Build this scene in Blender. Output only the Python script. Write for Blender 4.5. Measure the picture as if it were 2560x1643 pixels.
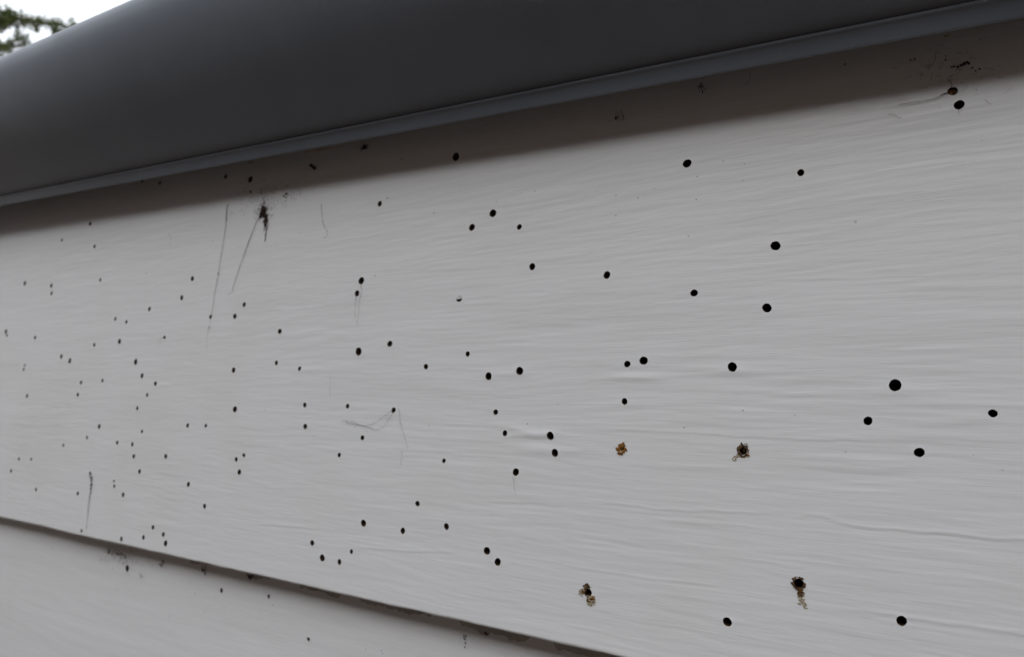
import bpy, bmesh, math, random
import numpy as np
from mathutils import Vector, Matrix
from mathutils.geometry import delaunay_2d_cdt

for o in list(bpy.data.objects):
    bpy.data.objects.remove(o)
scene = bpy.context.scene
COL = scene.collection

# ------------------------------------------------------------------ camera
cam_data = bpy.data.cameras.new('camera')
cam = bpy.data.objects.new('camera', cam_data)
COL.objects.link(cam)
scene.camera = cam
cam.location = (0.0, -0.21, 1.95)
cam.rotation_euler = (math.radians(90 + 4.631), 0.0, math.radians(33.230))
cam_data.sensor_width = 36.0
cam_data.lens = 25.0
cam_data.clip_start = 0.005
cam_data.clip_end = 1000.0
cam_data.dof.use_dof = True
cam_data.dof.focus_distance = 0.205
cam_data.dof.aperture_fstop = 19.0

# ------------------------------------------------------------------ sky, sun, exposure
SUN_EL = math.radians(46)
world = bpy.data.worlds.new('World')
scene.world = world
world.use_nodes = True
nt = world.node_tree
nt.nodes.clear()
w_out = nt.nodes.new('ShaderNodeOutputWorld')
w_bg = nt.nodes.new('ShaderNodeBackground')
w_sky = nt.nodes.new('ShaderNodeTexSky')
w_sky.sky_type = 'NISHITA'
w_sky.sun_disc = False
w_sky.sun_elevation = SUN_EL
w_sky.sun_rotation = math.radians(180)
w_sky.air_density = 1.0
w_sky.dust_density = 6.0
w_sky.ozone_density = 1.0
w_hs = nt.nodes.new('ShaderNodeHueSaturation')       # thin white overcast: the blue is nearly gone
w_hs.inputs['Saturation'].default_value = 0.22
nt.links.new(w_sky.outputs[0], w_hs.inputs['Color'])
w_mix = nt.nodes.new('ShaderNodeMix')                # even cloud layer over the clear sky
w_mix.data_type = 'RGBA'
w_mix.inputs[0].default_value = 0.80
nt.links.new(w_hs.outputs[0], w_mix.inputs[6])
w_mix.inputs[7].default_value = (10.6, 11.1, 11.8, 1)
nt.links.new(w_mix.outputs[2], w_bg.inputs['Color'])
w_bg.inputs['Strength'].default_value = 0.14
nt.links.new(w_bg.outputs[0], w_out.inputs['Surface'])

sun_data = bpy.data.lights.new('sun', 'SUN')
sun_data.energy = 0.55
sun_data.angle = math.radians(26)
sun_data.color = (1.0, 0.985, 0.965)
sun = bpy.data.objects.new('sun', sun_data)
COL.objects.link(sun)
sun_dir = Vector((0.10, math.cos(SUN_EL), -math.sin(SUN_EL)))
sun.rotation_euler = sun_dir.to_track_quat('-Z', 'Y').to_euler()
sun.location = (0, -6, 8)

vs = scene.view_settings
vs.view_transform = 'Standard'
vs.look = 'None'
vs.gamma = 1.0
vs.exposure = 0.04
vs.use_curve_mapping = False

# ------------------------------------------------------------------ helpers
rng = np.random.default_rng(7)
random.seed(11)
_T = rng.uniform(-1, 1, (256, 256))

def vn(x, y, seed=0):
    """smooth value noise, -1..1"""
    x = np.asarray(x, float) + 37.17 * seed
    y = np.asarray(y, float) + 91.73 * seed
    xi = np.floor(x).astype(int); yi = np.floor(y).astype(int)
    fx = x - xi; fy = y - yi
    fx = fx * fx * fx * (fx * (fx * 6 - 15) + 10)
    fy = fy * fy * fy * (fy * (fy * 6 - 15) + 10)
    a = _T[xi % 256, yi % 256]; b = _T[(xi + 1) % 256, yi % 256]
    c = _T[xi % 256, (yi + 1) % 256]; d = _T[(xi + 1) % 256, (yi + 1) % 256]
    return (a * (1 - fx) + b * fx) * (1 - fy) + (c * (1 - fx) + d * fx) * fy

def mesh_obj(name, verts, faces, mat, parent=None, smooth=True):
    me = bpy.data.meshes.new(name)
    me.from_pydata(verts, [], faces)
    me.materials.append(mat)
    if smooth:
        me.polygons.foreach_set('use_smooth', [True] * len(me.polygons))
    me.update()
    o = bpy.data.objects.new(name, me)
    COL.objects.link(o)
    if parent is not None:
        o.parent = parent
    return o

def empty(name, loc=(0, 0, 0)):
    o = bpy.data.objects.new(name, None)
    COL.objects.link(o)
    o.location = loc
    o.empty_display_size = 0.05
    return o

def tag(o, label, cat, group=None):
    o['label'] = label
    o['category'] = cat
    if group:
        o['group'] = group
    return o

class MB:
    """collects pieces of one mesh"""
    def __init__(self):
        self.v = []; self.f = []
    def add(self, v, f):
        n = len(self.v)
        self.v += [tuple(p) for p in v]
        self.f += [tuple(i + n for i in q) for q in f]
    def box(self, x0, x1, y0, y1, z0, z1):
        self.add([(x0,y0,z0),(x1,y0,z0),(x1,y1,z0),(x0,y1,z0),(x0,y0,z1),(x1,y0,z1),(x1,y1,z1),(x0,y1,z1)],
                 [(0,3,2,1),(4,5,6,7),(0,1,5,4),(1,2,6,5),(2,3,7,6),(3,0,4,7)])
    def tube(self, pts, rads, n=5):
        pts = [Vector(p) for p in pts]
        base = len(self.v)
        for i, p in enumerate(pts):
            a = pts[max(i-1, 0)]; b = pts[min(i+1, len(pts)-1)]
            t = (b - a).normalized()
            u = t.orthogonal().normalized(); w = t.cross(u)
            for k in range(n):
                an = 2*math.pi*k/n
                self.v.append(tuple(p + (u*math.cos(an) + w*math.sin(an))*rads[i]))
        for i in range(len(pts)-1):
            for k in range(n):
                self.f.append((base+i*n+k, base+i*n+(k+1)%n, base+(i+1)*n+(k+1)%n, base+(i+1)*n+k))
        self.f.append(tuple(base+k for k in range(n))[::-1])
        self.f.append(tuple(base+(len(pts)-1)*n+k for k in range(n)))
    def blob(self, c, r, sq=(1, 1, 1), jag=0.3):
        bm = bmesh.new()
        bmesh.ops.create_icosphere(bm, subdivisions=1, radius=1)
        bm.verts.ensure_lookup_table()
        idx = {v: i for i, v in enumerate(bm.verts)}
        vv = []
        for v in bm.verts:
            s = 1 + random.uniform(-jag, jag)
            vv.append((c[0]+v.co.x*r*s*sq[0], c[1]+v.co.y*r*s*sq[1], c[2]+v.co.z*r*s*sq[2]))
        ff = [tuple(idx[v] for v in f.verts) for f in bm.faces]
        bm.free()
        self.add(vv, ff)
    def build(self, name, mat, parent=None, smooth=True):
        return mesh_obj(name, self.v, self.f, mat, parent, smooth)

# ------------------------------------------------------------------ materials
def new_mat(name):
    m = bpy.data.materials.new(name)
    m.use_nodes = True
    return m, m.node_tree, m.node_tree.nodes['Principled BSDF']

def noise(nt, scale, detail=3, rough=0.5, vec=None, mapping=None, coord='Object'):
    tc = nt.nodes.new('ShaderNodeTexCoord')
    src = tc.outputs[coord]
    if mapping:
        mp = nt.nodes.new('ShaderNodeMapping')
        mp.inputs['Scale'].default_value = mapping
        nt.links.new(src, mp.inputs['Vector'])
        src = mp.outputs[0]
    n = nt.nodes.new('ShaderNodeTexNoise')
    n.inputs['Scale'].default_value = scale
    n.inputs['Detail'].default_value = detail
    n.inputs['Roughness'].default_value = rough
    nt.links.new(src, n.inputs['Vector'])
    return n

def ramp(nt, src, stops):
    r = nt.nodes.new('ShaderNodeValToRGB')
    e = r.color_ramp.elements
    while len(e) < len(stops):
        e.new(0.5)
    for el, (p, c) in zip(e, stops):
        el.position = p
        el.color = (c[0], c[1], c[2], 1) if not isinstance(c, (int, float)) else (c, c, c, 1)
    nt.links.new(src, r.inputs[0])
    return r

def mixc(nt, fac, a, b, mode='MIX'):
    m = nt.nodes.new('ShaderNodeMix')
    m.data_type = 'RGBA'; m.blend_type = mode
    if isinstance(fac, (int, float)): m.inputs[0].default_value = fac
    else: nt.links.new(fac, m.inputs[0])
    for s, i in ((a, 6), (b, 7)):
        if isinstance(s, tuple): m.inputs[i].default_value = (s[0], s[1], s[2], 1)
        else: nt.links.new(s, m.inputs[i])
    return m.outputs[2]

def paint_material():
    m, nt, bs = new_mat('white_gloss_paint')
    # thin streaks along the grain, faint yellowing, a scatter of dirt specks
    n1 = noise(nt, 1.0, 4, 0.6, mapping=(25, 60, 420))
    base = ramp(nt, n1.outputs[0], [(0.25, (0.72, 0.725, 0.73)), (0.7, (0.77, 0.775, 0.785))])
    n2 = noise(nt, 9.0, 3, 0.6)
    yel = ramp(nt, n2.outputs[0], [(0.5, 0.0), (0.78, 0.35)])
    c = mixc(nt, yel.outputs[0], base.outputs[0], (0.66, 0.645, 0.60))
    for sc, lo, hi, keep in ((85.0, 0.018, 0.045, 0.62), (210.0, 0.03, 0.07, 0.70)):
        tc = nt.nodes.new('ShaderNodeTexCoord')
        vo = nt.nodes.new('ShaderNodeTexVoronoi')
        vo.inputs['Scale'].default_value = sc
        nt.links.new(tc.outputs['Object'], vo.inputs['Vector'])
        spot = ramp(nt, vo.outputs['Distance'], [(lo, 1.0), (hi, 0.0)])
        pick = ramp(nt, vo.outputs['Color'], [(keep, 0.0), (keep + 0.12, 0.75)])
        mm = nt.nodes.new('ShaderNodeMath'); mm.operation = 'MULTIPLY'
        nt.links.new(spot.outputs[0], mm.inputs[0]); nt.links.new(pick.outputs[0], mm.inputs[1])
        c = mixc(nt, mm.outputs[0], c, (0.10, 0.085, 0.075))
    nt.links.new(c, bs.inputs['Base Color'])
    bs.inputs['Roughness'].default_value = 0.48
    bs.inputs['Specular IOR Level'].default_value = 0.4
    # brush marks and fine grain
    g1 = noise(nt, 1.0, 4, 0.6, mapping=(55, 100, 900))
    g2 = noise(nt, 1.0, 3, 0.55, mapping=(160, 300, 2200))
    mx = nt.nodes.new('ShaderNodeMath'); mx.operation = 'MULTIPLY_ADD'
    nt.links.new(g2.outputs[0], mx.inputs[0]); mx.inputs[1].default_value = 0.35
    nt.links.new(g1.outputs[0], mx.inputs[2])
    bp = nt.nodes.new('ShaderNodeBump')
    bp.inputs['Strength'].default_value = 0.65
    bp.inputs['Distance'].default_value = 0.00012
    nt.links.new(mx.outputs[0], bp.inputs['Height'])
    nt.links.new(bp.outputs[0], bs.inputs['Normal'])
    return m

def simple_mat(name, c0, c1, scale, rough=0.8, bump=0.0, dist=0.001, spec=0.3, mapping=None):
    m, nt, bs = new_mat(name)
    n = noise(nt, scale, 4, 0.6, mapping=mapping)
    r = ramp(nt, n.outputs[0], [(0.3, c0), (0.7, c1)])
    nt.links.new(r.outputs[0], bs.inputs['Base Color'])
    bs.inputs['Roughness'].default_value = rough
    bs.inputs['Specular IOR Level'].default_value = spec
    if bump:
        b = nt.nodes.new('ShaderNodeBump')
        b.inputs['Strength'].default_value = bump
        b.inputs['Distance'].default_value = dist
        nt.links.new(n.outputs[0], b.inputs['Height'])
        nt.links.new(b.outputs[0], bs.inputs['Normal'])
    return m

def metal_paint():
    m, nt, bs = new_mat('dark_grey_metal_paint')
    n = noise(nt, 18.0, 4, 0.6)
    r = ramp(nt, n.outputs[0], [(0.3, (0.172, 0.197, 0.236)), (0.7, (0.200, 0.228, 0.270))])
    # rubbed dust streaks running down the face
    n2 = noise(nt, 1.0, 3, 0.6, mapping=(700, 60, 60))
    r2 = ramp(nt, n2.outputs[0], [(0.66, 0.0), (0.80, 0.10)])
    c = mixc(nt, r2.outputs[0], r.outputs[0], (0.30, 0.30, 0.29))
    nt.links.new(c, bs.inputs['Base Color'])
    n3 = noise(nt, 30.0, 3, 0.6)
    r3 = ramp(nt, n3.outputs[0], [(0.3, 0.30), (0.7, 0.40)])
    nt.links.new(r3.outputs[0], bs.inputs['Roughness'])
    bs.inputs['Specular IOR Level'].default_value = 0.38
    n4 = noise(nt, 1400.0, 2, 0.5)
    b = nt.nodes.new('ShaderNodeBump'); b.inputs['Strength'].default_value = 0.12; b.inputs['Distance'].default_value = 0.0002
    nt.links.new(n4.outputs[0], b.inputs['Height']); nt.links.new(b.outputs[0], bs.inputs['Normal'])
    return m

PAINT = paint_material()
METAL = metal_paint()
BORE = simple_mat('bored_brown_wood', (0.045, 0.026, 0.014), (0.09, 0.052, 0.028), 900, 0.9)
CAULK = simple_mat('grey_old_caulk', (0.36, 0.345, 0.32), (0.52, 0.50, 0.47), 500, 0.9, 0.4, 0.0004)
WEB = simple_mat('dusty_cobweb', (0.05, 0.043, 0.038), (0.12, 0.105, 0.095), 700, 0.95)
WEBDARK = simple_mat('dark_brown_cobweb_dirt', (0.022, 0.012, 0.010), (0.06, 0.034, 0.026), 900, 0.95)
FRASS_O = simple_mat('amber_frass', (0.10, 0.036, 0.006), (0.40, 0.19, 0.03), 1500, 0.75)
FRASS_B = simple_mat('brown_frass', (0.025, 0.015, 0.008), (0.16, 0.085, 0.03), 1500, 0.9)
FRASS_P = simple_mat('pale_wood_dust', (0.22, 0.17, 0.10), (0.50, 0.44, 0.34), 1500, 0.9)
LEAF_DRY = simple_mat('dry_orange_needle', (0.20, 0.11, 0.045), (0.38, 0.25, 0.12), 700, 0.8)
BARK = simple_mat('brown_bark', (0.05, 0.035, 0.025), (0.13, 0.10, 0.075), 14, 0.9, 0.6, 0.02)
GROUND = simple_mat('dry_lawn_soil', (0.075, 0.055, 0.030), (0.14, 0.11, 0.062), 1.7, 0.95, 0.5, 0.05)
PAVING = simple_mat('brown_bounce_paving', (0.070, 0.048, 0.036), (0.11, 0.078, 0.060), 5, 0.9, 0.3, 0.01)  # dim brown bounce colour for the added paving
ROOFM = simple_mat('grey_roof_steel', (0.10, 0.11, 0.12), (0.15, 0.16, 0.17), 3, 0.5)
NWALL = simple_mat('brown_blocker_cladding', (0.055, 0.034, 0.024), (0.085, 0.055, 0.040), 3, 0.85, mapping=(1, 1, 14))  # dark skin of the added light-blocking house
SHEATH = simple_mat('raw_pine_sheathing', (0.22, 0.16, 0.10), (0.34, 0.26, 0.17), 4, 0.85, mapping=(1, 1, 12))

def foliage_mat():
    m, nt, bs = new_mat('green_foliage')
    oi = noise(nt, 2.3, 3, 0.6)
    r = ramp(nt, oi.outputs[0], [(0.3, (0.05, 0.075, 0.018)), (0.55, (0.09, 0.125, 0.03)), (0.75, (0.15, 0.17, 0.04))])
    nt.links.new(r.outputs[0], bs.inputs['Base Color'])
    bs.inputs['Roughness'].default_value = 0.6
    return m
FOLIAGE = foliage_mat()

# ------------------------------------------------------------------ the setting
g = mesh_obj('ground', [(-400, -400, 0), (400, -400, 0), (400, 400, 0), (-400, 400, 0)], [(0, 1, 2, 3)], GROUND, smooth=False)
g['kind'] = 'structure'
mb = MB()
mb.box(-9.0, 8.0, -2.6, 0.02, 0.004, 0.05)
p = mb.build('bounce_path', PAVING, None, False)  # unseen paving, added to bounce light up under the gutter
p['kind'] = 'structure'

# ------------------------------------------------------------------ weatherboard wall
TAU = math.radians(3.5)
ZB = 1.86547            # bottom edge of the bored board
EXPO = 0.1765           # exposure of each board
UP = Vector((0, math.sin(TAU), math.cos(TAU)))
NRM = Vector((0, -math.cos(TAU), math.sin(TAU)))
X0, X1 = -3.2, 2.2

def on_board(x_mm, s_mm, off_mm=0.0, lower=False):
    """point on the face of the bored board (or, lower, the board below it), s up from the bored board's edge"""
    if lower:
        p = Vector((x_mm/1000, 0, ZB - EXPO)) + UP*(EXPO/math.cos(TAU)*0 + (s_mm/1000 + EXPO))
    else:
        p = Vector((x_mm/1000, 0, ZB)) + UP*(s_mm/1000)
    return p + NRM*(off_mm/1000)

HOLES = [(-404.6, 204.9, 1.36), (-385.3, 200.3, 1.15), (-323.6, 193.7, 1.2), (-302.7, 188.7, 1.73), (-302.0, 182.2, 0.71), (-459.6, 185.8, 1.43), (-494.2, 179.3, 1.19), (-451.1, 170.4, 1.33),
         (-539.5, 154.3, 1.71), (-501.1, 149.8, 1.46), (-499.5, 144.6, 1.38), (-440.0, 148.5, 1.18), (-344.9, 141.3, 1.42), (-352.8, 131.6, 1.42), (-382.9, 127.3, 1.29), (-299.2, 124.5, 1.25),
         (-305.9, 119.1, 1.36), (-325.9, 119.9, 1.12), (-417.6, 123.6, 1.22), (-405.3, 121.2, 1.2), (-559.0, 122.1, 1.71), (-556.7, 119.4, 1.13), (-514.9, 116.4, 1.44), (-438.2, 109.0, 1.24),
         (-410.4, 110.2, 1.63), (-365.4, 110.9, 1.03), (-476.6, 103.0, 1.52), (-465.3, 100.1, 1.73), (-524.6, 98.4, 1.07), (-525.5, 95.6, 1.25), (-391.3, 98.1, 1.75), (-383.6, 90.3, 1.43),
         (-448.9, 86.8, 1.29), (-424.5, 87.8, 1.19), (-303.2, 92.4, 1.37), (-369.7, 86.0, 1.31), (-516.3, 78.3, 1.47), (-451.1, 79.5, 1.29), (-376.5, 79.9, 1.11), (-384.9, 72.6, 1.17),
         (-299.5, 73.5, 1.54), (-422.7, 61.5, 1.47), (-378.1, 60.3, 1.03), (-434.8, 54.8, 1.08), (-336.9, 64.7, 1.14), (-321.6, 65.1, 1.06), (-461.4, 49.2, 1.11), (-401.6, 53.4, 1.18),
         (-386.1, 53.1, 1.21), (-383.4, 46.8, 1.28), (-353.4, 48.4, 1.31), (-516.7, 38.0, 1.18), (-500.2, 38.8, 1.05), (-295.4, 50.1, 1.15), (-290.0, 52.3, 0.97), (-525.7, 29.9, 1.28),
         (-376.6, 39.2, 1.26), (-427.1, 34.8, 1.2), (-292.2, 44.4, 1.33), (-401.0, 32.4, 0.8), (-400.1, 29.7, 1.03), (-331.7, 35.8, 1.25), (-489.1, 21.0, 1.23), (-438.4, 22.7, 1.21),
         (-390.3, 25.9, 1.28), (-316.8, 26.5, 1.22), (-358.8, 12.1, 1.2), (-429.5, 2.8, 1.05), (-387.4, 3.0, 1.27), (-366.6, 6.2, 1.21), (-349.1, 9.6, 1.26), (-346.3, 5.6, 1.51),
         (-171.5, 176.5, 1.69), (-211.9, 162.9, 1.24), (-162.0, 146.2, 1.39), (-220.1, 129.9, 1.66), (-222.2, 124.5, 1.37), (-271.2, 110.1, 1.32), (-166.7, 118.5, 1.36), (-201.5, 102.0, 1.34),
         (-219.1, 99.3, 1.75), (-271.8, 95.4, 1.14), (-255.4, 92.5, 1.05), (-161.5, 96.8, 1.02), (-181.7, 92.3, 1.1), (-250.4, 76.3, 1.12), (-223.7, 76.2, 1.03), (-197.6, 75.0, 1.15),
         (-249.0, 66.9, 1.21), (-213.9, 63.4, 1.04), (-226.8, 55.7, 0.97), (-170.6, 56.5, 0.87), (-182.5, 39.6, 1.08), (-210.4, 29.4, 1.43), (-189.3, 28.7, 1.2), (-168.0, 32.6, 1.2),
         (-239.5, 18.3, 1.22), (-232.8, 13.0, 1.47), (-222.6, 12.7, 1.13), (-216.2, 17.6, 0.91), (-152.3, 150.5, 1.56), (-140.1, 143.6, 1.07), (-133.9, 128.0, 1.31), (-104.0, 122.3, 1.31),
         (-76.0, 156.7, 1.41), (-73.7, 113.9, 1.18), (-151.4, 88.3, 1.45), (-137.8, 90.1, 1.51), (-96.1, 91.9, 1.12), (-90.4, 92.9, 1.4), (-61.9, 90.4, 1.41), (-96.9, 79.7, 1.07),
         (-147.7, 75.2, 1.05), (-143.3, 67.8, 1.04), (-124.4, 67.6, 1.38), (-122.4, 61.9, 1.33), (-138.0, 54.4, 1.31), (-97.7, 64.3, 1.05), (-59.0, 65.7, 1.18), (-149.3, 26.1, 1.39),
         (-144.5, 22.9, 1.33), (-108.9, 17.9, 1.34), (-63.9, 16.7, 1.26), (-2.5, 163.8, 1.21), (-1.2, 159.7, 1.27), (-41.4, 147.7, 1.05), (-48.9, 126.4, 1.43), (-51.6, 107.8, 1.37),
         (-18.8, 84.9, 1.55), (-25.6, 75.3, 1.16), (2.5, 77.9, 1.01), (-13.8, 67.5, 1.24), (-44.1, 30.1, 1.48), (-19.3, 24.7, 1.25)]
LOWER_HOLES = [(-397.9, -15.5, 1.7), (-313.2, -14.4, 1.15)]

# ridges in the paint film (mm along the board, mm up the board)
RIDGES = [([(-120.8, 25.2), (-117.2, 25.1), (-112.3, 25.0), (-100.7, 25.4), (-92.5, 25.2), (-77.1, 25.9), (-66.3, 26.3)], 0.08, 0.42),
         ([(-107.5, 46.8), (-96.9, 46.9), (-88.7, 46.6), (-84.8, 46.4), (-77.1, 47.0), (-69.8, 47.3), (-59.2, 48.1), (-58.9, 48.1), (-55.5, 47.9), (-50.8, 48.9)], 0.09, 0.36),
         ([(-46.6, 47.8), (-43.4, 48.1), (-40.6, 49.0), (-38.7, 49.2), (-36.3, 48.7), (-33.3, 47.6), (-30.4, 47.5), (-27.5, 47.5), (-16.3, 47.5), (-11.0, 47.6), (-5.9, 47.5), (-0.9, 47.6), (7.2, 47.8)], 0.15, 0.36),
         ([(-108.9, 70.3), (-85.0, 70.6), (-69.7, 70.3), (-55.2, 69.8), (-54.2, 70.0), (-45.3, 69.7), (-32.8, 69.9), (-21.1, 70.2)], 0.075, 0.36),
         ([(-31.0, 26.2), (-24.4, 25.9), (-17.1, 26.0), (-6.8, 25.9), (6.2, 26.1)], 0.12, 0.5),
         ([(-153.2, 43.3), (-137.7, 44.2), (-121.4, 44.7), (-115.9, 44.7)], 0.08, 0.5),
         ([(-220.8, 89.8), (-199.1, 90.4), (-181.9, 91.1), (-160.6, 91.5)], 0.06, 0.35),
         ([(-151.3, 70.8), (-143.9, 70.2), (-137.2, 69.3), (-132.7, 68.0), (-127.8, 67.8), (-119.3, 69.5)], 0.16, 1.2),
         ([(-214.6, 19.4), (-199.7, 20.7), (-182.9, 21.9), (-162.1, 23.9)], 0.09, 0.4),
         ([(-56.5, 116.0), (-41.2, 115.7), (-25.6, 114.5), (-11.2, 114.1), (4.6, 113.4)], 0.05, 0.35),
         ([(-277.8, 22.0), (-260.0, 23.4), (-244.4, 24.0), (-233.7, 24.6)], 0.1, 0.5)]
# raised blisters: x, s, half length, half height, rise
BLISTERS = [(-94, 87.6, 9, 1.3, .22), (-96, 90.9, 8, 1.1, .12), (-62, 88.9, 7, 1.3, .16), (-129, 62.6, 9, 1.4, .25),
            (-134, 67.6, 8, 1.3, .28), (-116, 62.6, 4, 1.0, .12), (-143, 89.0, 8, 1.1, .16), (-18, 83.5, 8, 1.6, .14),
            (-250, 92.0, 9, 1.2, .22), (-119.5, 44, 1.2, 4.5, .10), (-117, 39.5, 1.4, 3.5, .10), (-115, 35.5, 1.6, 2.5, .08),
            (-2, 76.5, 5, 1.0, .10), (-362, 85.2, 5, 1.0, .18), (-97, 78.8, 6, .8, .10), (-75, 60, 14, 1.2, .06), (-185, 107, 16, 1.3, .06)]

def relief(x, s):
    """height of the paint surface in mm: ropey wood grain under the paint, ridges, blisters"""
    sw = s + 2.2*vn(x/70, s/26, 1) + 0.8*vn(x/24, s/9, 2)
    m = 0.55 + 0.45*vn(x/55, s/22, 3)
    h = 0.042*vn(x/16, sw/1.1, 4)*m + 0.017*vn(x/7, sw/0.62, 5) + 0.060*vn(x/32, sw/2.6, 6)*m
    h += 0.10*vn(x/90, s/13, 7) + 0.007*vn(x/3.0, s/1.0, 8)
    # sharper little raised fibres
    f = vn(x/15, sw/0.95, 9)
    h += 0.045*np.clip(f - 0.35, 0, 1)
    for pts, amp, w in RIDGES:
        px = [p[0] for p in pts]; ps = [p[1] for p in pts]
        c = np.interp(x, px, ps)
        fade = np.clip((x - px[0])/9, 0, 1)*np.clip((px[-1] - x)/6, 0, 1)
        if px[-1] > 5: fade = np.clip((x - px[0])/9, 0, 1)*np.clip((px[-1] + 60 - x)/6, 0, 1)
        d = s - c - 0.30*vn(x/3.0, x*0 + amp*50, 10) - 0.14*vn(x/0.9, x*0 + amp*70, 11)
        h += amp*fade*(np.exp(-(d/w)**2) - 0.5*np.exp(-((d + 1.5*w)/w)**2))
    for bx, b_s, lx, ls, a in BLISTERS:
        e = ((x - bx)/lx)**2 + ((s - b_s)/ls)**2
        h += a*np.exp(-e)
    # pulled-up paint around the bigger holes
    for hx, hs, r in HOLES:
        if hx > -300 and r > 1.2:
            e = ((x - hx)/(r*2.6))**2 + ((s - hs)/(r*1.25))**2
            h += 0.07*np.exp(-e)
    # small round ring mark
    rr = np.hypot((x + 62.4)/1.25, s - 138.4)
    h += 0.05*np.exp(-((rr - 1.3)/0.3)**2)
    return h

OUT = []
for v in range(6):
    n = 16
    ph = random.uniform(0, 6.28)
    OUT.append([((1 + 0.045*math.sin(2*2*math.pi*k/n + ph) + random.uniform(-.045, .045))*math.cos(2*math.pi*k/n),
                 (1 + 0.045*math.sin(2*2*math.pi*k/n + ph) + random.uniform(-.045, .045))*math.sin(2*math.pi*k/n)) for k in range(n)])
BORE_MESH = []
for v in range(6):
    n = 16
    vv = []; ff = []
    for rz, rs in ((-0.012, 1.04), (-0.35, 1.04), (-1.0, 0.95)):
        for a, b in OUT[v]:
            vv.append((a*rs, b*rs, rz))
    for ring in range(2):
        for k in range(n):
            ff.append((ring*n + k, (ring+1)*n + k, (ring+1)*n + (k+1) % n, ring*n + (k+1) % n))
    ff.append(tuple(2*n + k for k in range(n)))
    me = bpy.data.meshes.new('beetle_hole')
    me.from_pydata(vv, [], ff)
    me.materials.append(BORE)
    me.polygons.foreach_set('use_smooth', [True]*len(me.polygons))
    me.update()
    BORE_MESH.append(me)

def hole_shape(i, hx, hs, r):
    v = (i*7 + 3) % 6
    a = (i*2.399) % 6.283
    ca, sa = math.cos(a), math.sin(a)
    st = 1.0 + 0.06*math.sin(i*1.7)
    poly = [(hx + r*(p[0]*ca - p[1]*sa), hs + r*(p[0]*sa + p[1]*ca)) for p in OUT[v]]
    return v, a, poly

def in_poly(x, y, poly):
    c = False
    j = len(poly) - 1
    for i in range(len(poly)):
        xi, yi = poly[i]; xj, yj = poly[j]
        if (yi > y) != (yj > y) and x < (xj - xi)*(y - yi)/(yj - yi) + xi:
            c = not c
        j = i
    return c

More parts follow.
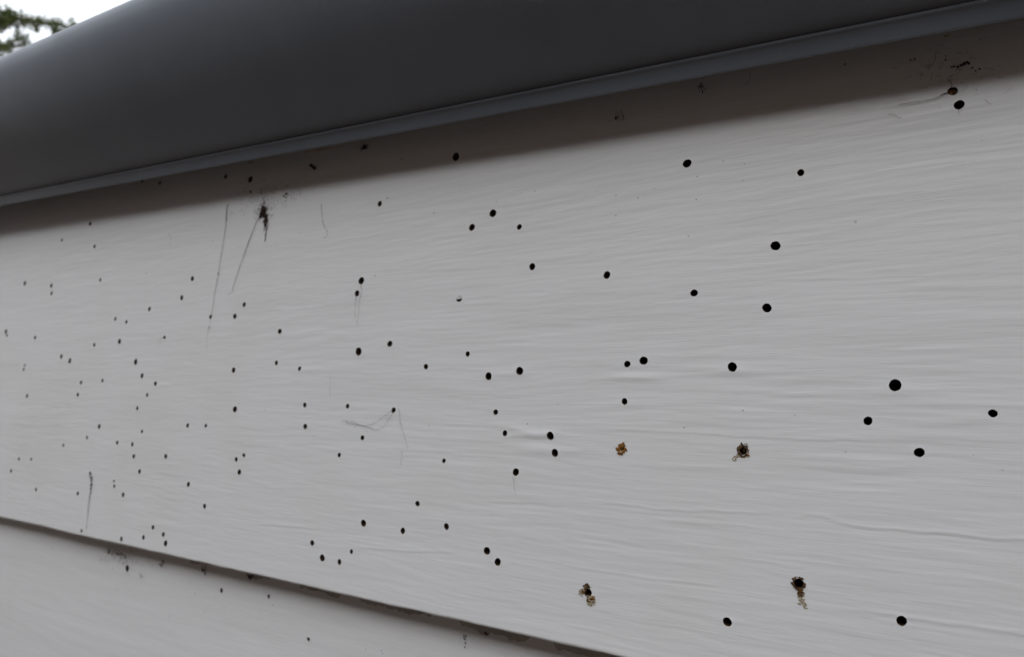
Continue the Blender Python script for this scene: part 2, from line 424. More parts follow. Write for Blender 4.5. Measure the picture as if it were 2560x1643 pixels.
def board_mesh(name, xs, srows, holes, relief_fn, s_shift, edge_amp, zbase, parent):
    """a weatherboard: front face with bored holes cut through it, rounded bottom edge, butt underside, closed back and ends"""
    # rows: (s, depth behind face) from the underside of the butt to the top
    pre = [(0.0, 11.5), (0.0, 5.0), (0.0, 1.3), (0.12, 0.65), (0.42, 0.22)]
    rows_s = np.array([p[0] for p in pre] + list(srows))
    rows_d = np.array([p[1] for p in pre] + [0.0]*len(srows))
    npre = len(pre)
    nx, ns = len(xs), len(rows_s)
    XX, SS = np.meshgrid(xs, rows_s, indexing='ij')
    DD = np.broadcast_to(rows_d, XX.shape).copy()
    vx = XX.ravel().tolist(); vsr = SS.ravel().tolist(); vd = DD.ravel().tolist()
    def vid(i, j): return i*ns + j
    killed = np.zeros((nx-1, ns-1), bool)
    # clusters of grid cells replaced by a triangulation round the holes
    rects = []
    for i, (hx, hs, r) in enumerate(holes):
        i0 = int(np.searchsorted(xs, hx - r*1.1) - 2); i1 = int(np.searchsorted(xs, hx + r*1.1) + 1)
        j0 = int(np.searchsorted(rows_s[npre:], hs - r*1.1) - 2 + npre); j1 = int(np.searchsorted(rows_s[npre:], hs + r*1.1) + 1 + npre)
        rects.append([max(i0, 0), min(i1, nx-2), max(j0, npre), min(j1, ns-2), [i]])
    merged = True
    groups = [[r] for r in rects]
    while merged:
        merged = False
        for a in range(len(groups)):
            for b in range(a+1, len(groups)):
                if any(p[0] <= q[1]+1 and q[0] <= p[1]+1 and p[2] <= q[3]+1 and q[2] <= p[3]+1 for p in groups[a] for q in groups[b]):
                    groups[a] += groups[b]; del groups[b]; merged = True; break
            if merged: break
    extra = []
    for grp in groups:
        cells = set()
        ids = []
        for r in grp:
            ids += r[4]
            for i in range(r[0], r[1]+1):
                for j in range(r[2], r[3]+1):
                    cells.add((i, j))
        edges = {}
        for (i, j) in cells:
            killed[i, j] = True
            c = [(i, j), (i+1, j), (i+1, j+1), (i, j+1)]
            for k in range(4):
                e = tuple(sorted((c[k], c[(k+1) % 4])))
                edges[e] = edges.get(e, 0) + 1
        bedges = [e for e, n in edges.items() if n == 1]
        bset = {p for e in bedges for p in e}
        polys = [hole_shape(q, *holes[q])[2] for q in ids]
        pts = []; glob = []; loc = {}
        for (i, j) in {p for e in edges for p in e}:
            x, s = float(xs[i]), float(rows_s[j])
            if (i, j) not in bset and any((x-holes[q][0])**2 + (s-holes[q][1])**2 < (holes[q][2]*1.12+0.06)**2 for q in ids):
                continue
            loc[(i, j)] = len(pts); pts.append(Vector((x, s))); glob.append(vid(i, j))
        con = [(loc[a], loc[b]) for a, b in bedges]
        for poly in polys:
            b0 = len(pts)
            for p in poly:
                pts.append(Vector(p)); glob.append(len(vx)); vx.append(p[0]); vsr.append(p[1]); vd.append(0.0)
            con += [(b0+k, b0+(k+1) % len(poly)) for k in range(len(poly))]
        ov, oe, of, om, _, _ = delaunay_2d_cdt(pts, con, [], 0, 1e-7)
        mp = [glob[m[0]] if m else -1 for m in om]
        for f in of:
            cx = sum(ov[k].x for k in f)/3; cy = sum(ov[k].y for k in f)/3
            i = int(np.searchsorted(xs, cx) - 1); j = int(np.searchsorted(rows_s[npre:], cy) - 1 + npre)
            if (i, j) not in cells or any(in_poly(cx, cy, p) for p in polys): continue
            t = tuple(mp[k] for k in f)
            if -1 in t: continue
            extra.append(t)
    ii, jj = np.nonzero(~killed)
    quads = np.stack([ii*ns+jj, (ii+1)*ns+jj, (ii+1)*ns+jj+1, ii*ns+jj+1], 1).tolist()
    vx = np.array(vx); vsr = np.array(vsr); vd = np.array(vd)
    h = relief_fn(vx, vsr + s_shift) * np.where(vd > 0.3, 0.3, 1.0)
    wob = edge_amp*(vn(vx/38, vx*0, 20) + 0.5*vn(vx/11, vx*0, 21) + 0.25*vn(vx/3.5, vx*0, 22))
    s2 = vsr + wob*np.exp(-np.clip(vsr, 0, None)/2.5)
    off = h - vd
    P = np.zeros((len(vx), 3))
    P[:, 0] = vx/1000
    P[:, 1] = s2/1000*UP.y + off/1000*NRM.y
    P[:, 2] = zbase + s2/1000*UP.z + off/1000*NRM.z
    faces = quads + extra
    # flip so that normals face out of the wall
    me = bpy.data.meshes.new(name)
    me.from_pydata(P.tolist(), [], faces)
    me.materials.append(PAINT)
    me.polygons.foreach_set('use_smooth', [True]*len(me.polygons))
    me.update()
    o = bpy.data.objects.new(name, me)
    COL.objects.link(o)
    o.parent = parent
    return o

def spaced(a, b, step, lo, hi, grow=1.25):
    mid = list(np.arange(a, b + step*0.5, step))
    L = []; x = a; d = step
    while x > lo:
        d = min(d*grow, 200); x -= d; L.append(max(x, lo))
    R = []; x = mid[-1]; d = step
    while x < hi:
        d = min(d*grow, 200); x += d; R.append(min(x, hi))
    return np.array(L[::-1] + mid + R)

wall = empty('timber_house', (0, 0, 0))
tag(wall, 'white weatherboard side of a timber house peppered with small round beetle holes', 'house')

xs_hi = spaced(-640, 120, 1.7, X0*1000, X1*1000)
bored = board_mesh('weatherboard', xs_hi, list(np.arange(0.9, 222.0, 0.42)), HOLES, relief, 0.0, 0.32, ZB, wall)
bored['label'] = 'white board riddled with dark round beetle holes'

def relief_low(x, s):
    sw = s + 1.5*vn(x/70, s/26, 31)
    return 0.03*vn(x/30, sw/1.6, 34) + 0.03*vn(x/70, sw/4, 36) + 0.10*vn(x/90, s/13, 37)
xs_lo = spaced(-640, 60, 3.5, X0*1000, X1*1000)
low_holes = [(x, s + EXPO*1000, r) for x, s, r in LOWER_HOLES]
low = board_mesh('weatherboard', xs_lo, list(np.arange(0.9, 196.0, 1.1)), low_holes, relief_low, 300.0, 0.3, ZB - EXPO, wall)
xs_pl = spaced(-600, 100, 14, X0*1000, X1*1000)
plain = board_mesh('weatherboard', xs_pl, list(np.arange(0.9, 196.0, 5.0)), [], relief_low, 900.0, 0.3, ZB - 2*EXPO, wall)
k = 3
while ZB - k*EXPO > 0.10:
    c = plain.copy()
    COL.objects.link(c)
    c.parent = wall
    c.location = (0, 0, -(k-2)*EXPO)
    k += 1

mb = MB(); mb.box(X0, X1, 0.032, 2.9, 0.051, 2.03)
mb.build('sheathing', SHEATH, wall, smooth=False)
for xa, xb in ((X0 - 0.022, X0 - 0.001), (X1 + 0.001, X1 + 0.022)):
    mb = MB(); mb.box(xa, xb, -0.012, 0.09, 0.051, 2.035)
    mb.build('corner_board', PAINT, wall, smooth=False)

# the holes themselves
BASIS = Matrix((Vector((1, 0, 0)), UP, NRM)).transposed()
def put_hole(i, hx, hs, r, lower, board, depth=6.5):
    v, a, poly = hole_shape(i, hx, hs, r)
    o = bpy.data.objects.new('beetle_hole', BORE_MESH[v])
    COL.objects.link(o)
    p = on_board(hx, hs, 0.0, lower)
    if not lower:
        p = on_board(hx, hs, float(relief(np.array([hx]), np.array([hs]))[0]))
    M = Matrix.Translation(p) @ BASIS.to_4x4() @ Matrix.Rotation(a, 4, 'Z') @ Matrix.Diagonal((r/1000, r/1000, depth/1000, 1))
    o.parent = board
    o.matrix_basis = M
    return o
for i, (hx, hs, r) in enumerate(HOLES):
    put_hole(i, hx, hs, r, False, bored)
for i, (hx, hs, r) in enumerate(LOWER_HOLES):
    put_hole(i, hx, hs, r, True, low)

# a flap of paint still closing the upper half of one hole
mb = MB()
hx, hs = -166.7, 118.5
rim = [(1.42*math.cos(t), 1.42*math.sin(t)) for t in np.linspace(math.radians(-8), math.radians(188), 12)]
pts = [on_board(hx + a, hs + b, 0.10) for a, b in rim] + [on_board(hx + a*0.9, hs - 0.15 + 0.12*a, -0.25) for a in (-1.2, -.4, .4, 1.2)]
mb.add(pts, [tuple(range(len(pts)))])
pts2 = [p - NRM*0.00018 for p in pts]
mb.add(pts2, [tuple(range(len(pts)))[::-1]])
flap = mb.build('paint_flap', PAINT, bored, smooth=False)

# old caulk squeezed out under the bored board
def caulk(xa, xb, seed, low_mm, thick):
    mb = MB()
    n = int((xb - xa)/0.35)
    vv = []
    for i in range(n+1):
        x = xa + (xb - xa)*i/n
        e = min(1, i/14, (n-i)/14)
        d = e*(low_mm + 1.1*float(vn(x/8, 3.3, seed)) + 0.7*float(vn(x/2.6, 1.7, seed+1)) + 0.4*float(vn(x/1.1, 5.7, seed+3)))
        d = max(d, 0.05)
        t = thick*(0.7 + 0.4*float(vn(x/5, 8.1, seed+2)))
        vv += [on_board(x, 0.6, 0.05, True), on_board(x, 0.3, t, True), on_board(x, -d*0.7, t*0.8, True), on_board(x, -d, 0.05, True)]
    ff = []
    for i in range(n):
        for q in range(3):
            ff.append((i*4+q, i*4+4+q, i*4+5+q, i*4+1+q))
    mb.add(vv, ff)
    return mb.build('caulk_bead', CAULK, low)
for xa, xb, sd, lm, th in ((-345, -318, 56, 4.4, .9), (-300, -274, 41, 4.8, .9), (-262, -228, 44, 4.5, .8), (-224, -178, 47, 4.5, .8), (-172, -134, 50, 5.6, 1.0), (-131, -60, 53, 5.4, 1.0)):
    caulk(xa, xb, sd, lm, th)

# ------------------------------------------------------------------ gutter
YAWK = 0.006             # and stands a little farther off the wall there
SLOPE = -0.0555          # the gutter climbs towards the far end
LIPY, LIPZ = -0.0040, 2.0404
PROFILE = [(-0.0006, 0.0053), (0.0005, 0.0060), (0.006, 0.0096), (0.013, 0.0148), (0.021, 0.0212), (0.028, 0.0280), (0.034, 0.0360),
           (0.0385, 0.0440), (0.0415, 0.0510), (0.0430, 0.0570), (0.0435, 0.0615), (0.0434, 0.0640), (0.0428, 0.0655), (0.0416, 0.0663), (0.0402, 0.0662), (0.0390, 0.0652), (0.0385, 0.0635)]
def extrude(profile, xs, closed, name, parent, mat, smooth=True):
    vv = []; n = len(profile)
    for x in xs:
        wob = 0.0006*float(vn(x*3.1, 0.4, 60))
        for a, b in profile:
            vv.append((x, LIPY + YAWK*(x + 0.27) - a + wob*0.6, LIPZ + SLOPE*x + b + wob))
    ff = []
    for i in range(len(xs)-1):
        for q in range(n if closed else n-1):
            r = (q+1) % n
            ff.append((i*n+q, i*n+r, (i+1)*n+r, (i+1)*n+q))
    if closed:
        ff.append(tuple(range(n))); ff.append(tuple((len(xs)-1)*n + q for q in range(n))[::-1])
    return mesh_obj(name, vv, ff, mat, parent, smooth)
gut = empty('gutter', (-0.5, LIPY, LIPZ))
tag(gut, 'dark grey metal gutter with rolled rim and folded lip above the wall', 'gutter')
gx = [X0 - 0.05 + i*0.05 for i in range(int((X1 - X0 + 0.1)/0.05) + 1)]
def gpart(profile, closed, name):
    o = extrude(profile, gx, closed, name, None, METAL)
    o.parent = gut
    o.matrix_parent_inverse = Matrix.Translation((0.5, -LIPY, -LIPZ))
    return o
face = PROFILE
back = [(0.0365, 0.0600), (0.0340, 0.0500), (0.026, 0.0400), (0.014, 0.028), (0.002, 0.018), (-0.008, 0.0105), (-0.006, 0.0062)]
gpart(face + back, True, 'trough')
# the lip is kicked out at its foot, so it looks up at the sky
gpart([(0.0008, -0.0006), (0.0013, -0.0003), (0.0005, 0.0042), (0.0010, 0.0046), (0.0013, 0.0052), (0.0011, 0.0058), (0.0004, 0.0062), (-0.0007, 0.0054), (-0.0007, 0.0040), (0.0006, -0.0006)], True, 'folded_lip')
gpart([(-0.0018, 0.0056), (-0.0062, 0.0064), (-0.0070, 0.055), (-0.004, 0.055), (-0.0030, 0.014)], True, 'back_flange')

# ------------------------------------------------------------------ roof
def roof_pt(x, y, up=0.0):
    return (x, y, 2.076 + SLOPE*x + 0.05*y + up)
mb = MB()
v = []
for (x, y) in ((X0-.05, 0.0), (X1+.05, 0.0), (X1+.05, 3.0), (X0-.05, 3.0)):
    v.append(roof_pt(x, y)); 
for (x, y) in ((X0-.05, 0.0), (X1+.05, 0.0), (X1+.05, 3.0), (X0-.05, 3.0)):
    v.append(roof_pt(x, y, -0.02))
mb.add(v, [(0,1,2,3),(4,7,6,5),(0,4,5,1),(1,5,6,2),(2,6,7,3),(3,7,4,0)])
roof = mb.build('roof', ROOFM, wall, False)
x = X0
while x < X1:
    mb = MB()
    mb.add([roof_pt(x, .001, .001), roof_pt(x+.03, .001, .001), roof_pt(x+.022, .001, .028), roof_pt(x+.008, .001, .028),
            roof_pt(x, 2.99, .001), roof_pt(x+.03, 2.99, .001), roof_pt(x+.022, 2.99, .028), roof_pt(x+.008, 2.99, .028)],
           [(0,1,2,3),(7,6,5,4),(0,4,5,1),(1,5,6,2),(2,6,7,3),(3,7,4,0)])
    mb.build('rib', ROOFM, roof, False)
    x += 0.4

# ------------------------------------------------------------------ unseen house, added behind the camera to block low sky light
nb = empty('light_blocker_house', (-1, -3.4, 0))
tag(nb, 'brown clad house added out of view to block low sky light from the white boards', 'house')
mb = MB(); mb.box(-11, 9, -9.0, -3.4, 0, 4.2)
mb.build('wall', NWALL, None, False)  # added block that keeps low sky light off the shaded band
mb2 = MB()
mb2.add([(-11.3, -3.1, 4.21), (9.3, -3.1, 4.21), (9.3, -6.2, 5.0), (-11.3, -6.2, 5.0), (-11.3, -9.3, 4.21), (9.3, -9.3, 4.21)],
        [(0, 1, 2, 3), (3, 2, 5, 4), (0, 3, 4), (1, 5, 2), (0, 4, 5, 1)])
mb2.build('roof', ROOFM, None, False)
for nm in ('wall', 'roof'):
    o = [q for q in bpy.data.objects if q.name.split('.')[0] == nm and q.parent is None][-1]
    o.parent = nb
    o.matrix_parent_inverse = Matrix.Translation((1, 3.4, 0))

# ------------------------------------------------------------------ tree beyond the wall
tree = empty('tree', (-13.6, 2.7, 0))
tag(tree, 'leafy green tree against the white sky beyond the gutter', 'tree')
def tree_part(mb, name, mat, smooth=True):
    o = mb.build(name, mat, None, smooth)
    o.parent = tree
    o.matrix_parent_inverse = Matrix.Translation((13.6, -2.7, 0))
    return o
mb = MB()
mb.tube([(-13.6, 2.7, 0), (-13.55, 2.72, 2), (-13.5, 2.7, 4), (-13.42, 2.75, 6), (-13.4, 2.7, 8), (-13.3, 2.8, 9.6)], [.24, .2, .17, .13, .08, .02], 9)
tree_part(mb, 'trunk', BARK)
# boughs: polylines with foliage radius
BOUGHS = [
 ([(-13.42, 2.75, 6.5), (-12.9, 3.3, 6.95), (-12.4, 3.85, 7.25), (-12.03, 4.33, 7.52), (-11.88, 4.62, 7.56), (-11.80, 4.80, 7.58), (-11.71, 4.99, 7.58), (-11.68, 5.04, 7.60)], .105),
 ([(-12.2, 4.08, 7.38), (-12.05, 4.25, 7.58), (-11.98, 4.34, 7.63)], .085),
 ([(-13.42, 2.75, 6.0), (-12.9, 3.4, 6.55), (-12.5, 3.95, 6.95), (-12.22, 4.3, 7.13), (-12.04, 4.60, 7.20)], .17),
 ([(-13.42, 2.75, 5.4), (-12.9, 3.5, 5.9), (-12.45, 4.1, 6.4), (-12.3, 4.4, 6.7)], .22),
 ([(-13.4, 2.7, 7.6), (-13.2, 2.2, 8.4), (-13.1, 1.8, 8.9)], .3),
 ([(-13.4, 2.7, 7.2), (-13.9, 3.2, 7.9), (-14.3, 3.5, 8.2)], .35),
 ([(-13.4, 2.7, 6.6), (-13.8, 2.0, 7.2), (-14.2, 1.4, 7.6)], .35),
 ([(-13.4, 2.7, 5.6), (-14.2, 2.9, 6.2), (-14.9, 3.1, 6.6)], .35),
 ([(-13.45, 2.7, 5.2), (-13.1, 1.8, 5.7), (-12.8, 1.1, 6.0)], .35),
 ([(-13.35, 2.75, 8.4), (-13.3, 2.85, 9.3), (-13.25, 2.9, 9.8)], .3),
]
mbl = MB()
fol = MB()
def leaf(c, L):
    d = Vector((random.gauss(0, 1), random.gauss(0, 1), random.gauss(-.5, .8))).normalized()
    u = d.orthogonal().normalized()
    u = (Matrix.Rotation(random.uniform(0, 6.28), 3, d) @ u)
    w = L*random.uniform(.22, .36)
    c = Vector(c)
    fol.add([c, c + d*L*.45 + u*w, c + d*L, c + d*L*.5 - u*w], [(0, 1, 2, 3)])
for bi, (pts, rad) in enumerate(BOUGHS):
    n = len(pts)
    mbl.tube(pts, [max(.008, .045*(1 - i/(n-1)) + .006) for i in range(n)], 6)
    pv = [Vector(p) for p in pts]
    seg = [(pv[i], pv[i+1]) for i in range(n-1)]
    tot = sum((b-a).length for a, b in seg)
    ntuft = int(tot*(60 if bi < 4 else 22))
    for t in range(ntuft):
        q = random.uniform(.12, 1.0)*tot
        for a, b in seg:
            if q <= (b-a).length: break
            q -= (b-a).length
        p = a.lerp(b, min(1, q/max((b-a).length, 1e-6)))
        r = rad*random.uniform(.25, 1.0)*(1.15 - .5*(t/ntuft)*0)
        d = Vector((random.gauss(0, 1), random.gauss(0, 1), random.gauss(0, .8))).normalized()
        c = p + d*r
        mbl.tube([p, p.lerp(c, .5) + Vector((0, 0, .01)), c], [.005, .004, .002], 3)
        for _ in range(26 if bi < 4 else 14):
            leaf(c + Vector((random.gauss(0, .045), random.gauss(0, .045), random.gauss(-.015, .04))), random.uniform(.03, .06))
# hanging sprays
for top, length in (((-12.02, 4.38, 7.46), .27), ((-11.83, 4.83, 7.54), .20), ((-11.92, 4.6, 7.52), .10), ((-12.1, 4.2, 7.44), .12)):
    a = Vector(top); b = a + Vector((random.gauss(0, .02), random.gauss(0, .02), -length))
    mbl.tube([a, a.lerp(b, .5), b], [.005, .004, .003], 3)
    for t in range(int(length*500)):
        f = random.random()
        leaf(a.lerp(b, f) + Vector((random.gauss(0, .03*(1.1-f)), random.gauss(0, .03*(1.1-f)), random.gauss(0, .02))), random.uniform(.03, .05))
tree_part(mbl, 'branches', BARK)
tree_part(fol, 'crown', FOLIAGE, False)

# ------------------------------------------------------------------ cobwebs
def strand(mb, pts, r0, r1, off=0.35, lower=False, jit=0.12):
    """fine thread through (x, s) points, lying just off the board"""
    fine = []
    n = len(pts)
    for i in range(n-1):
        for t in np.linspace(0, 1, 5, endpoint=False):
            fine.append((pts[i][0]*(1-t) + pts[i+1][0]*t, pts[i][1]*(1-t) + pts[i+1][1]*t))
    fine.append(pts[-1])
    m = len(fine)
    P = [on_board(a + random.gauss(0, jit), b, off + random.uniform(0, .2), lower) for a, b in fine]
    R = [(r0 + (r1 - r0)*i/(m-1))*random.uniform(.6, 1.4)/1000 for i in range(m)]
    mb.tube(P, R, 4)
def fuzz(mb, cx, cs, rx, rs, n, r, lower=False, curl=1.0):
    for _ in range(n):
        a = random.gauss(0, rx); b = random.gauss(0, rs)
        an = random.uniform(0, 6.28); L = random.uniform(.8, 2.6)*curl
        pts = [(cx + a, cs + b)]
        for k in range(3):
            an += random.gauss(0, .6)
            pts.append((pts[-1][0] + math.cos(an)*L/3, pts[-1][1] + math.sin(an)*L/3))
        P = [on_board(p[0], p[1], .25 + random.uniform(0, .6), lower) for p in pts]
        mb.tube(P, [r*random.uniform(.6, 1.5)/1000]*4, 3)
def clump(mb, cx, cs, rx, rs, n, r, lower=False):
    for _ in range(n):
        p = on_board(cx + random.gauss(0, rx), cs + random.gauss(0, rs), random.uniform(.05, .7), lower)
        mb.blob(p, r*random.uniform(.5, 1.4)/1000, (1, .7, 1.2), .35)
W = {
    'w1': [(-318.9, 177.9), (-319.7, 175.7), (-319.2, 166.6), (-320.5, 153.3), (-321.8, 142.3), (-323.4, 131.4), (-324.6, 120.4), (-326.2, 111.8), (-326.5, 104.1)],
    'w2': [(-291.9, 168.6), (-294.5, 165.7), (-300.5, 153.4), (-305.2, 143.0), (-307.7, 136.7), (-309.1, 131.4), (-312.7, 130.2)],
    'w3': [(-248.4, 168.1), (-247.5, 162.6), (-246.3, 158.4), (-243.4, 155.0), (-243.2, 152.6), (-244.7, 151.2)],
    'w4a': [(-290.4, 170.7), (-288.0, 164.8), (-288.2, 159.4)],
    'w4b': [(-287.1, 167.5), (-285.3, 162.9), (-286.5, 159.2), (-286.8, 155.1)],
    'w5': [(-426.3, 33.7), (-423.6, 29.8), (-423.5, 25.1), (-424.2, 19.6), (-423.6, 12.6), (-423.3, 4.4)],
    'w6': [(-219.8, 129.2), (-219.0, 124.8), (-220.4, 121.2), (-220.0, 116.6), (-220.7, 110.2)],
    'w7': [(-197.6, 74.9), (-201.4, 73.2), (-204.8, 70.8), (-208.9, 68.8), (-213.0, 68.4), (-217.2, 68.8), (-221.7, 69.5), (-225.4, 70.8)],
    'w7b': [(-196.9, 74.4), (-202.2, 68.3), (-206.8, 66.8), (-211.2, 68.1), (-216.7, 68.6)],
    'w8': [(-194.3, 76.2), (-193.8, 72.8), (-192.6, 68.6), (-190.0, 63.7), (-188.5, 60.5)],
    'w8b': [(-191.5, 59.5), (-191.5, 56.2), (-192.0, 53.7)],
    'w9': [(-235.2, 89.7), (-234.4, 86.6), (-234.6, 80.1)],
    'w10': [(-222.5, 124.1), (-222.5, 118.6), (-222.3, 113.9)],
    'w11': [(-8.0, 171.2), (-6.8, 172.3), (-6.2, 173.8), (-6.1, 175.6)],
    'w12': [(-17.9, 160.6), (-16.7, 160.2), (-15.3, 158.8), (-14.7, 158.9)],
    'w13': [(4.6, 159.6), (5.1, 158.9), (5.7, 158.1)],
    'w14': [(-2.6, 164.7), (-2.8, 166.4), (-3.1, 167.9), (-2.1, 168.3)],
    'w15': [(-5.2, 163.3), (-3.8, 163.6), (-6.6, 162.6), (-9.4, 162.5), (-15.2, 162.8)],
    'w16': [(-57.7, 178.8), (-56.2, 179.6), (-55.4, 181.0), (-55.8, 183.1)],
    'w17': [(-138.9, 52.7), (-138.5, 50.7), (-138.1, 48.3), (-137.6, 46.5)],
    'w18': [(-219.2, 97.7), (-218.5, 95.6)],
    'w19': [(-365.3, 111.1), (-368.8, 110.0), (-368.9, 106.1)],
    'w20': [(-367.2, 165.5), (-370.3, 169.5), (-366.2, 159.3)],
    'w21': [(-123.6, 29.7), (-123.2, 28.0)]}
def web(keys, label, mat=WEB, r0=.10, r1=.06, fz=(), cl=(), lower=False, cat='cobweb'):
    mb = MB()
    for kk in keys:
        strand(mb, W[kk], r0, r1, lower=lower)
    for f in fz: fuzz(mb, *f, lower=lower)
    for c in cl: clump(mb, *c, lower=lower)
    o = mb.build('cobweb' if cat == 'cobweb' else 'dirt_speck', mat)
    return tag(o, label, cat)
web(['w1'], 'long dusty cobweb thread hanging beside the dark web clump', r0=.13, r1=.045, cl=[(-319.4, 171, .25, 3.0, 9, .22), (-324.6, 120, .3, .5, 4, .25), (-321.8, 142, .2, .5, 4, .22), (-325.6, 114, .2, .6, 3, .2)])
web(['w2'], 'slanting cobweb thread trailing from the dark web clump', r0=.14, r1=.05)
web(['w4a', 'w4b'], 'dark brown cobweb clump below the gutter with dangling threads', WEBDARK, .15, .12,
    fz=[(-289.5, 171, 3.2, 2.6, 60, .07), (-286, 176, 8, 4, 60, .045), (-270, 176, 7, 4, 35, .045), (-300, 182, 8, 6, 40, .045)],
    cl=[(-290.2, 170.6, 1.0, 1.2, 40, .65), (-287.4, 166.2, .6, 1.6, 30, .5), (-286.9, 160, .3, 2.2, 10, .25), (-274, 176, 1, 1, 7, .35)])
web(['w3'], 'short curled grey cobweb thread under the gutter', r0=.09, r1=.06)
web(['w5'], 'tapering dark cobweb tuft hanging to the board edge', r0=.28, r1=.07, cl=[(-423.8, 28.5, .35, 3.4, 16, .38)])
web(['w6', 'w10'], 'fine cobweb threads dangling from two neighbouring holes', r0=.08, r1=.035)
web(['w7', 'w7b'], 'looping cobweb threads sagging from a single hole', r0=.05, r1=.04, fz=[(-221, 69.6, 3.0, .6, 14, .03)])
web(['w8', 'w8b'], 'thin broken upright cobweb thread right of the looping threads', r0=.04, r1=.04)
web(['w9'], 'faint short upright cobweb hair between two rows of holes', r0=.04, r1=.035)
web(['w17'], 'tiny cobweb thread drooping below a hole at mid board', r0=.045, r1=.03)
web(['w18'], 'stub of cobweb thread under an elongated hole', r0=.05, r1=.03)
web(['w19'], 'small smudged cobweb wisp hooked on one hole near the far end', r0=.07, r1=.05)
web(['w20'], 'faint cobweb hair just under the gutter shade near the far end', r0=.05, r1=.03)
web(['w11', 'w12', 'w13', 'w14', 'w15'], 'wispy brown cobweb tangle around the pair of holes under the gutter', WEBDARK, .06, .05,
    fz=[(-1, 168, 5, 4, 45, .03), (-8, 172, 4, 3, 18, .03)], cl=[(-.2, 170.9, 1.2, .4, 10, .3), (-11.3, 175, .6, .3, 5, .2), (4.2, 168.4, .5, .3, 5, .2), (-3.7, 173.5, .3, .5, 4, .18)])
web(['w16'], 'small dark cobweb curl high in the gutter shade', WEBDARK, .06, .04)
web([], 'dark dirt speck cluster stuck high under the gutter', WEBDARK, fz=[(-223.2, 190.1, 1.0, .6, 12, .08)], cl=[(-223.0, 190.0, .8, .5, 14, .45)], cat='dirt')
web([], 'dark dirt streak stuck under the gutter beside the web clump', WEBDARK, fz=[(-256, 187, 1.0, .6, 8, .06)], cl=[(-257.2, 187.9, .4, .3, 7, .4), (-255.6, 186.6, .5, .4, 9, .4), (-254.4, 185.8, .3, .3, 5, .3)], cat='dirt')
web([], 'pair of faint dirt spots on the board midway under the gutter', WEBDARK, fz=[(-100.5, 177.6, 1.2, .5, 9, .05)], cl=[(-101.2, 177.2, .5, .4, 7, .25), (-98.6, 178, .3, .3, 3, .2)], cat='dirt')
web([], 'tiny dark crumbs on the board close under the gutter lip', WEBDARK, fz=[(-71, 181.1, .9, .7, 7, .045)], cl=[(-72.0, 181.8, .25, .25, 3, .25), (-70.6, 180.5, .4, .5, 6, .25)], cat='dirt')
web([], 'greenish brown web and dirt tangle beneath the bored board edge', WEBDARK, lower=True,
    fz=[(-404.3, -9, 6, 2.6, 60, .05), (-415, -10, 6, 3, 50, .045), (-390, -11, 9, 4, 50, .035)],
    cl=[(-404, -9.3, 3, .8, 16, .35), (-418.3, -9.3, 1.2, .8, 9, .3)])
def crumb(x, s, rx, rs, n, r, label, hair=0):
    return web([], label, WEBDARK, lower=True, fz=[(x, s, rx, rs, hair, .04)] if hair else [], cl=[(x, s, rx, rs, n, r)], cat='dirt')
crumb(-364.5, -8.8, .8, 1.4, 9, .3, 'dark web fluff below the board edge beside the dirt tangle', 14)
crumb(-328.1, -6.6, 1.2, 1.0, 14, .35, 'brown hook of dirt tucked under the bored board edge', 8)
crumb(-292.1, -5.0, 1.6, .6, 14, .4, 'brown dirt crumbs at the start of the wavy caulk', 8)
crumb(-277.8, -11.9, .25, .35, 4, .5, 'lone dark speck on the lower board under the wavy caulk')
crumb(-249.2, -24.9, .3, .3, 4, .4, 'lone dark speck well down on the lower board')
crumb(-165.1, -9.6, .25, .9, 6, .3, 'upright dark sliver stuck on the lower board')
crumb(-155.5, -6.1, .5, .4, 6, .35, 'dark crumb beside the upright sliver on the lower board')
crumb(-382.9, -17, 1.2, .5, 8, .2, 'faint grey dirt smudge on the lower board below the tangle')

# ------------------------------------------------------------------ frass at four stained holes and one plugged hole
def flakes(mb, cx, cs, ra, rb, n, size, off=(.02, .35), ang=None):
    """flat crumbs scattered between radii ra and rb"""
    for _ in range(n):
        a = random.uniform(0, 6.28) if ang is None else random.gauss(*ang)
        r = random.uniform(ra, rb)
        c = on_board(cx + math.cos(a)*r, cs + math.sin(a)*r, random.uniform(*off))
        mb.blob(c, size*random.uniform(.5, 1.3)/1000, (1, .45, .8), .45)
def frass(name, label, pieces):
    root = empty(name, on_board(pieces[0][2][0], pieces[0][2][1], 0.0))
    tag(root, label, 'frass')
    base = Vector(root.location)
    for pname, mat, fl in [(p[0], p[1], p[2:]) for p in pieces]:
        mb = MB()
        for f in fl: flakes(mb, *f)
        o = mb.build(pname, mat, None, False)
        o.parent = root
        o.matrix_parent_inverse = Matrix.Translation(-base)
    return root
frass('frass_plug', 'amber orange frass ring crusted around a filled hole', [
    ('crust', FRASS_O, (-97.7, 64.3, .75, 1.75, 60, .42), (-97.5, 65.6, 0, .9, 14, .4), (-98.4, 63.0, 0, .7, 10, .4)),
    ('core', FRASS_B, (-97.6, 64.4, 0, 1.0, 26, .4, (-.9, .1))),
    ('dust', FRASS_P, (-97.6, 63.3, 0, .35, 5, .3, (.2, .6)))])
frass('frass_tuft', 'bristly brown frass tuft around an open hole with a pale dust trail', [
    ('crust', FRASS_B, (-59, 65.8, 1.05, 1.75, 50, .32), (-58.6, 66.9, .6, 1.5, 16, .3)),
    ('rim', FRASS_O, (-58.6, 65.0, .9, 1.5, 14, .28, (.0, .25), (5.4, .6))),
    ('dust', FRASS_P, (-61.2, 63.2, 0, .9, 22, .26, (.02, .1)), (-60.2, 64.3, 0, .7, 12, .3, (.02, .1)))])
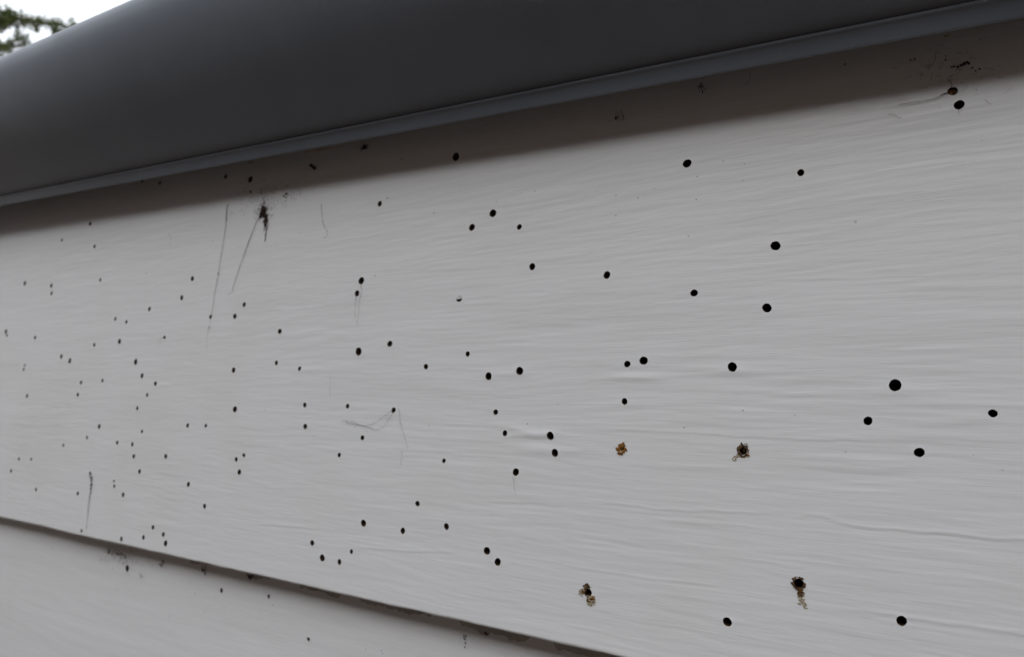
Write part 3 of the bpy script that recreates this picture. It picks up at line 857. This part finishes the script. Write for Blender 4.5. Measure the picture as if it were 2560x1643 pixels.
frass('frass_smear', 'brown and cream frass smear with a ragged hole near the lower edge', [
    ('crust', FRASS_B, (-109.0, 18.9, .5, 1.9, 40, .34, (.02, .3), (1.9, .8)), (-107.9, 16.2, 0, 1.5, 34, .34, (.02, .2))),
    ('rim', FRASS_O, (-110.9, 18.2, 0, .8, 16, .3), (-107.0, 16.6, 0, .9, 16, .3)),
    ('dust', FRASS_P, (-107.8, 15.6, .2, 1.7, 50, .34, (.02, .12)), (-111.3, 17.6, 0, 1.1, 22, .3, (.02, .1)))])
frass('frass_trail', 'dark crumbly frass at a hole with a pale dust trail running down', [
    ('crust', FRASS_B, (-44.2, 30.4, 1.25, 1.8, 44, .34), (-43.7, 28.0, 0, .9, 24, .3)),
    ('dust', FRASS_P, (-43.6, 27.0, 0, .9, 26, .3, (.02, .1)), (-43.4, 25.6, 0, 1.1, 30, .3, (.02, .1)), (-42.6, 24.6, 0, .9, 18, .26, (.02, .1))),
    ('rim', FRASS_O, (-43.3, 28.6, 0, .9, 8, .26))])
frass('brown_plug', 'brown plug filling the upper hole of the pair under the gutter', [
    ('crust', FRASS_B, (-2.7, 163.6, 0, 1.0, 40, .38, (-.9, -.1)), (-3.7, 163.3, 0, .8, 10, .25, (.0, .15))),
    ('rim', FRASS_O, (-2.9, 163.1, 0, .8, 12, .28, (-.5, .0)))])

# ------------------------------------------------------------------ needles caught under the gutter lip
def needle(x0, x1, z_in, label):
    mb = MB()
    P = []
    for t in np.linspace(0, 1, 6):
        x = x0 + (x1 - x0)*t
        P.append((x, LIPY + YAWK*(x + 0.27) + 0.0012 + 0.0006*math.sin(t*3), LIPZ + SLOPE*x - 0.0006 + z_in*t))
    mb.tube(P, [.0001, .00025, .0003, .00025, .0002, .0001], 5)
    o = mb.build('dry_needle', LEAF_DRY)
    return tag(o, label, 'needle')
needle(-0.247, -0.222, -0.0002, 'dry orange needle wedged under the gutter lip above a dirt cluster')
needle(-0.286, -0.281, 0.0, 'tiny straw stub under the gutter lip above the web clump')
needle(-0.0036, -0.0024, 0.0, 'tiny yellow straw bit under the gutter lip near the paired holes')
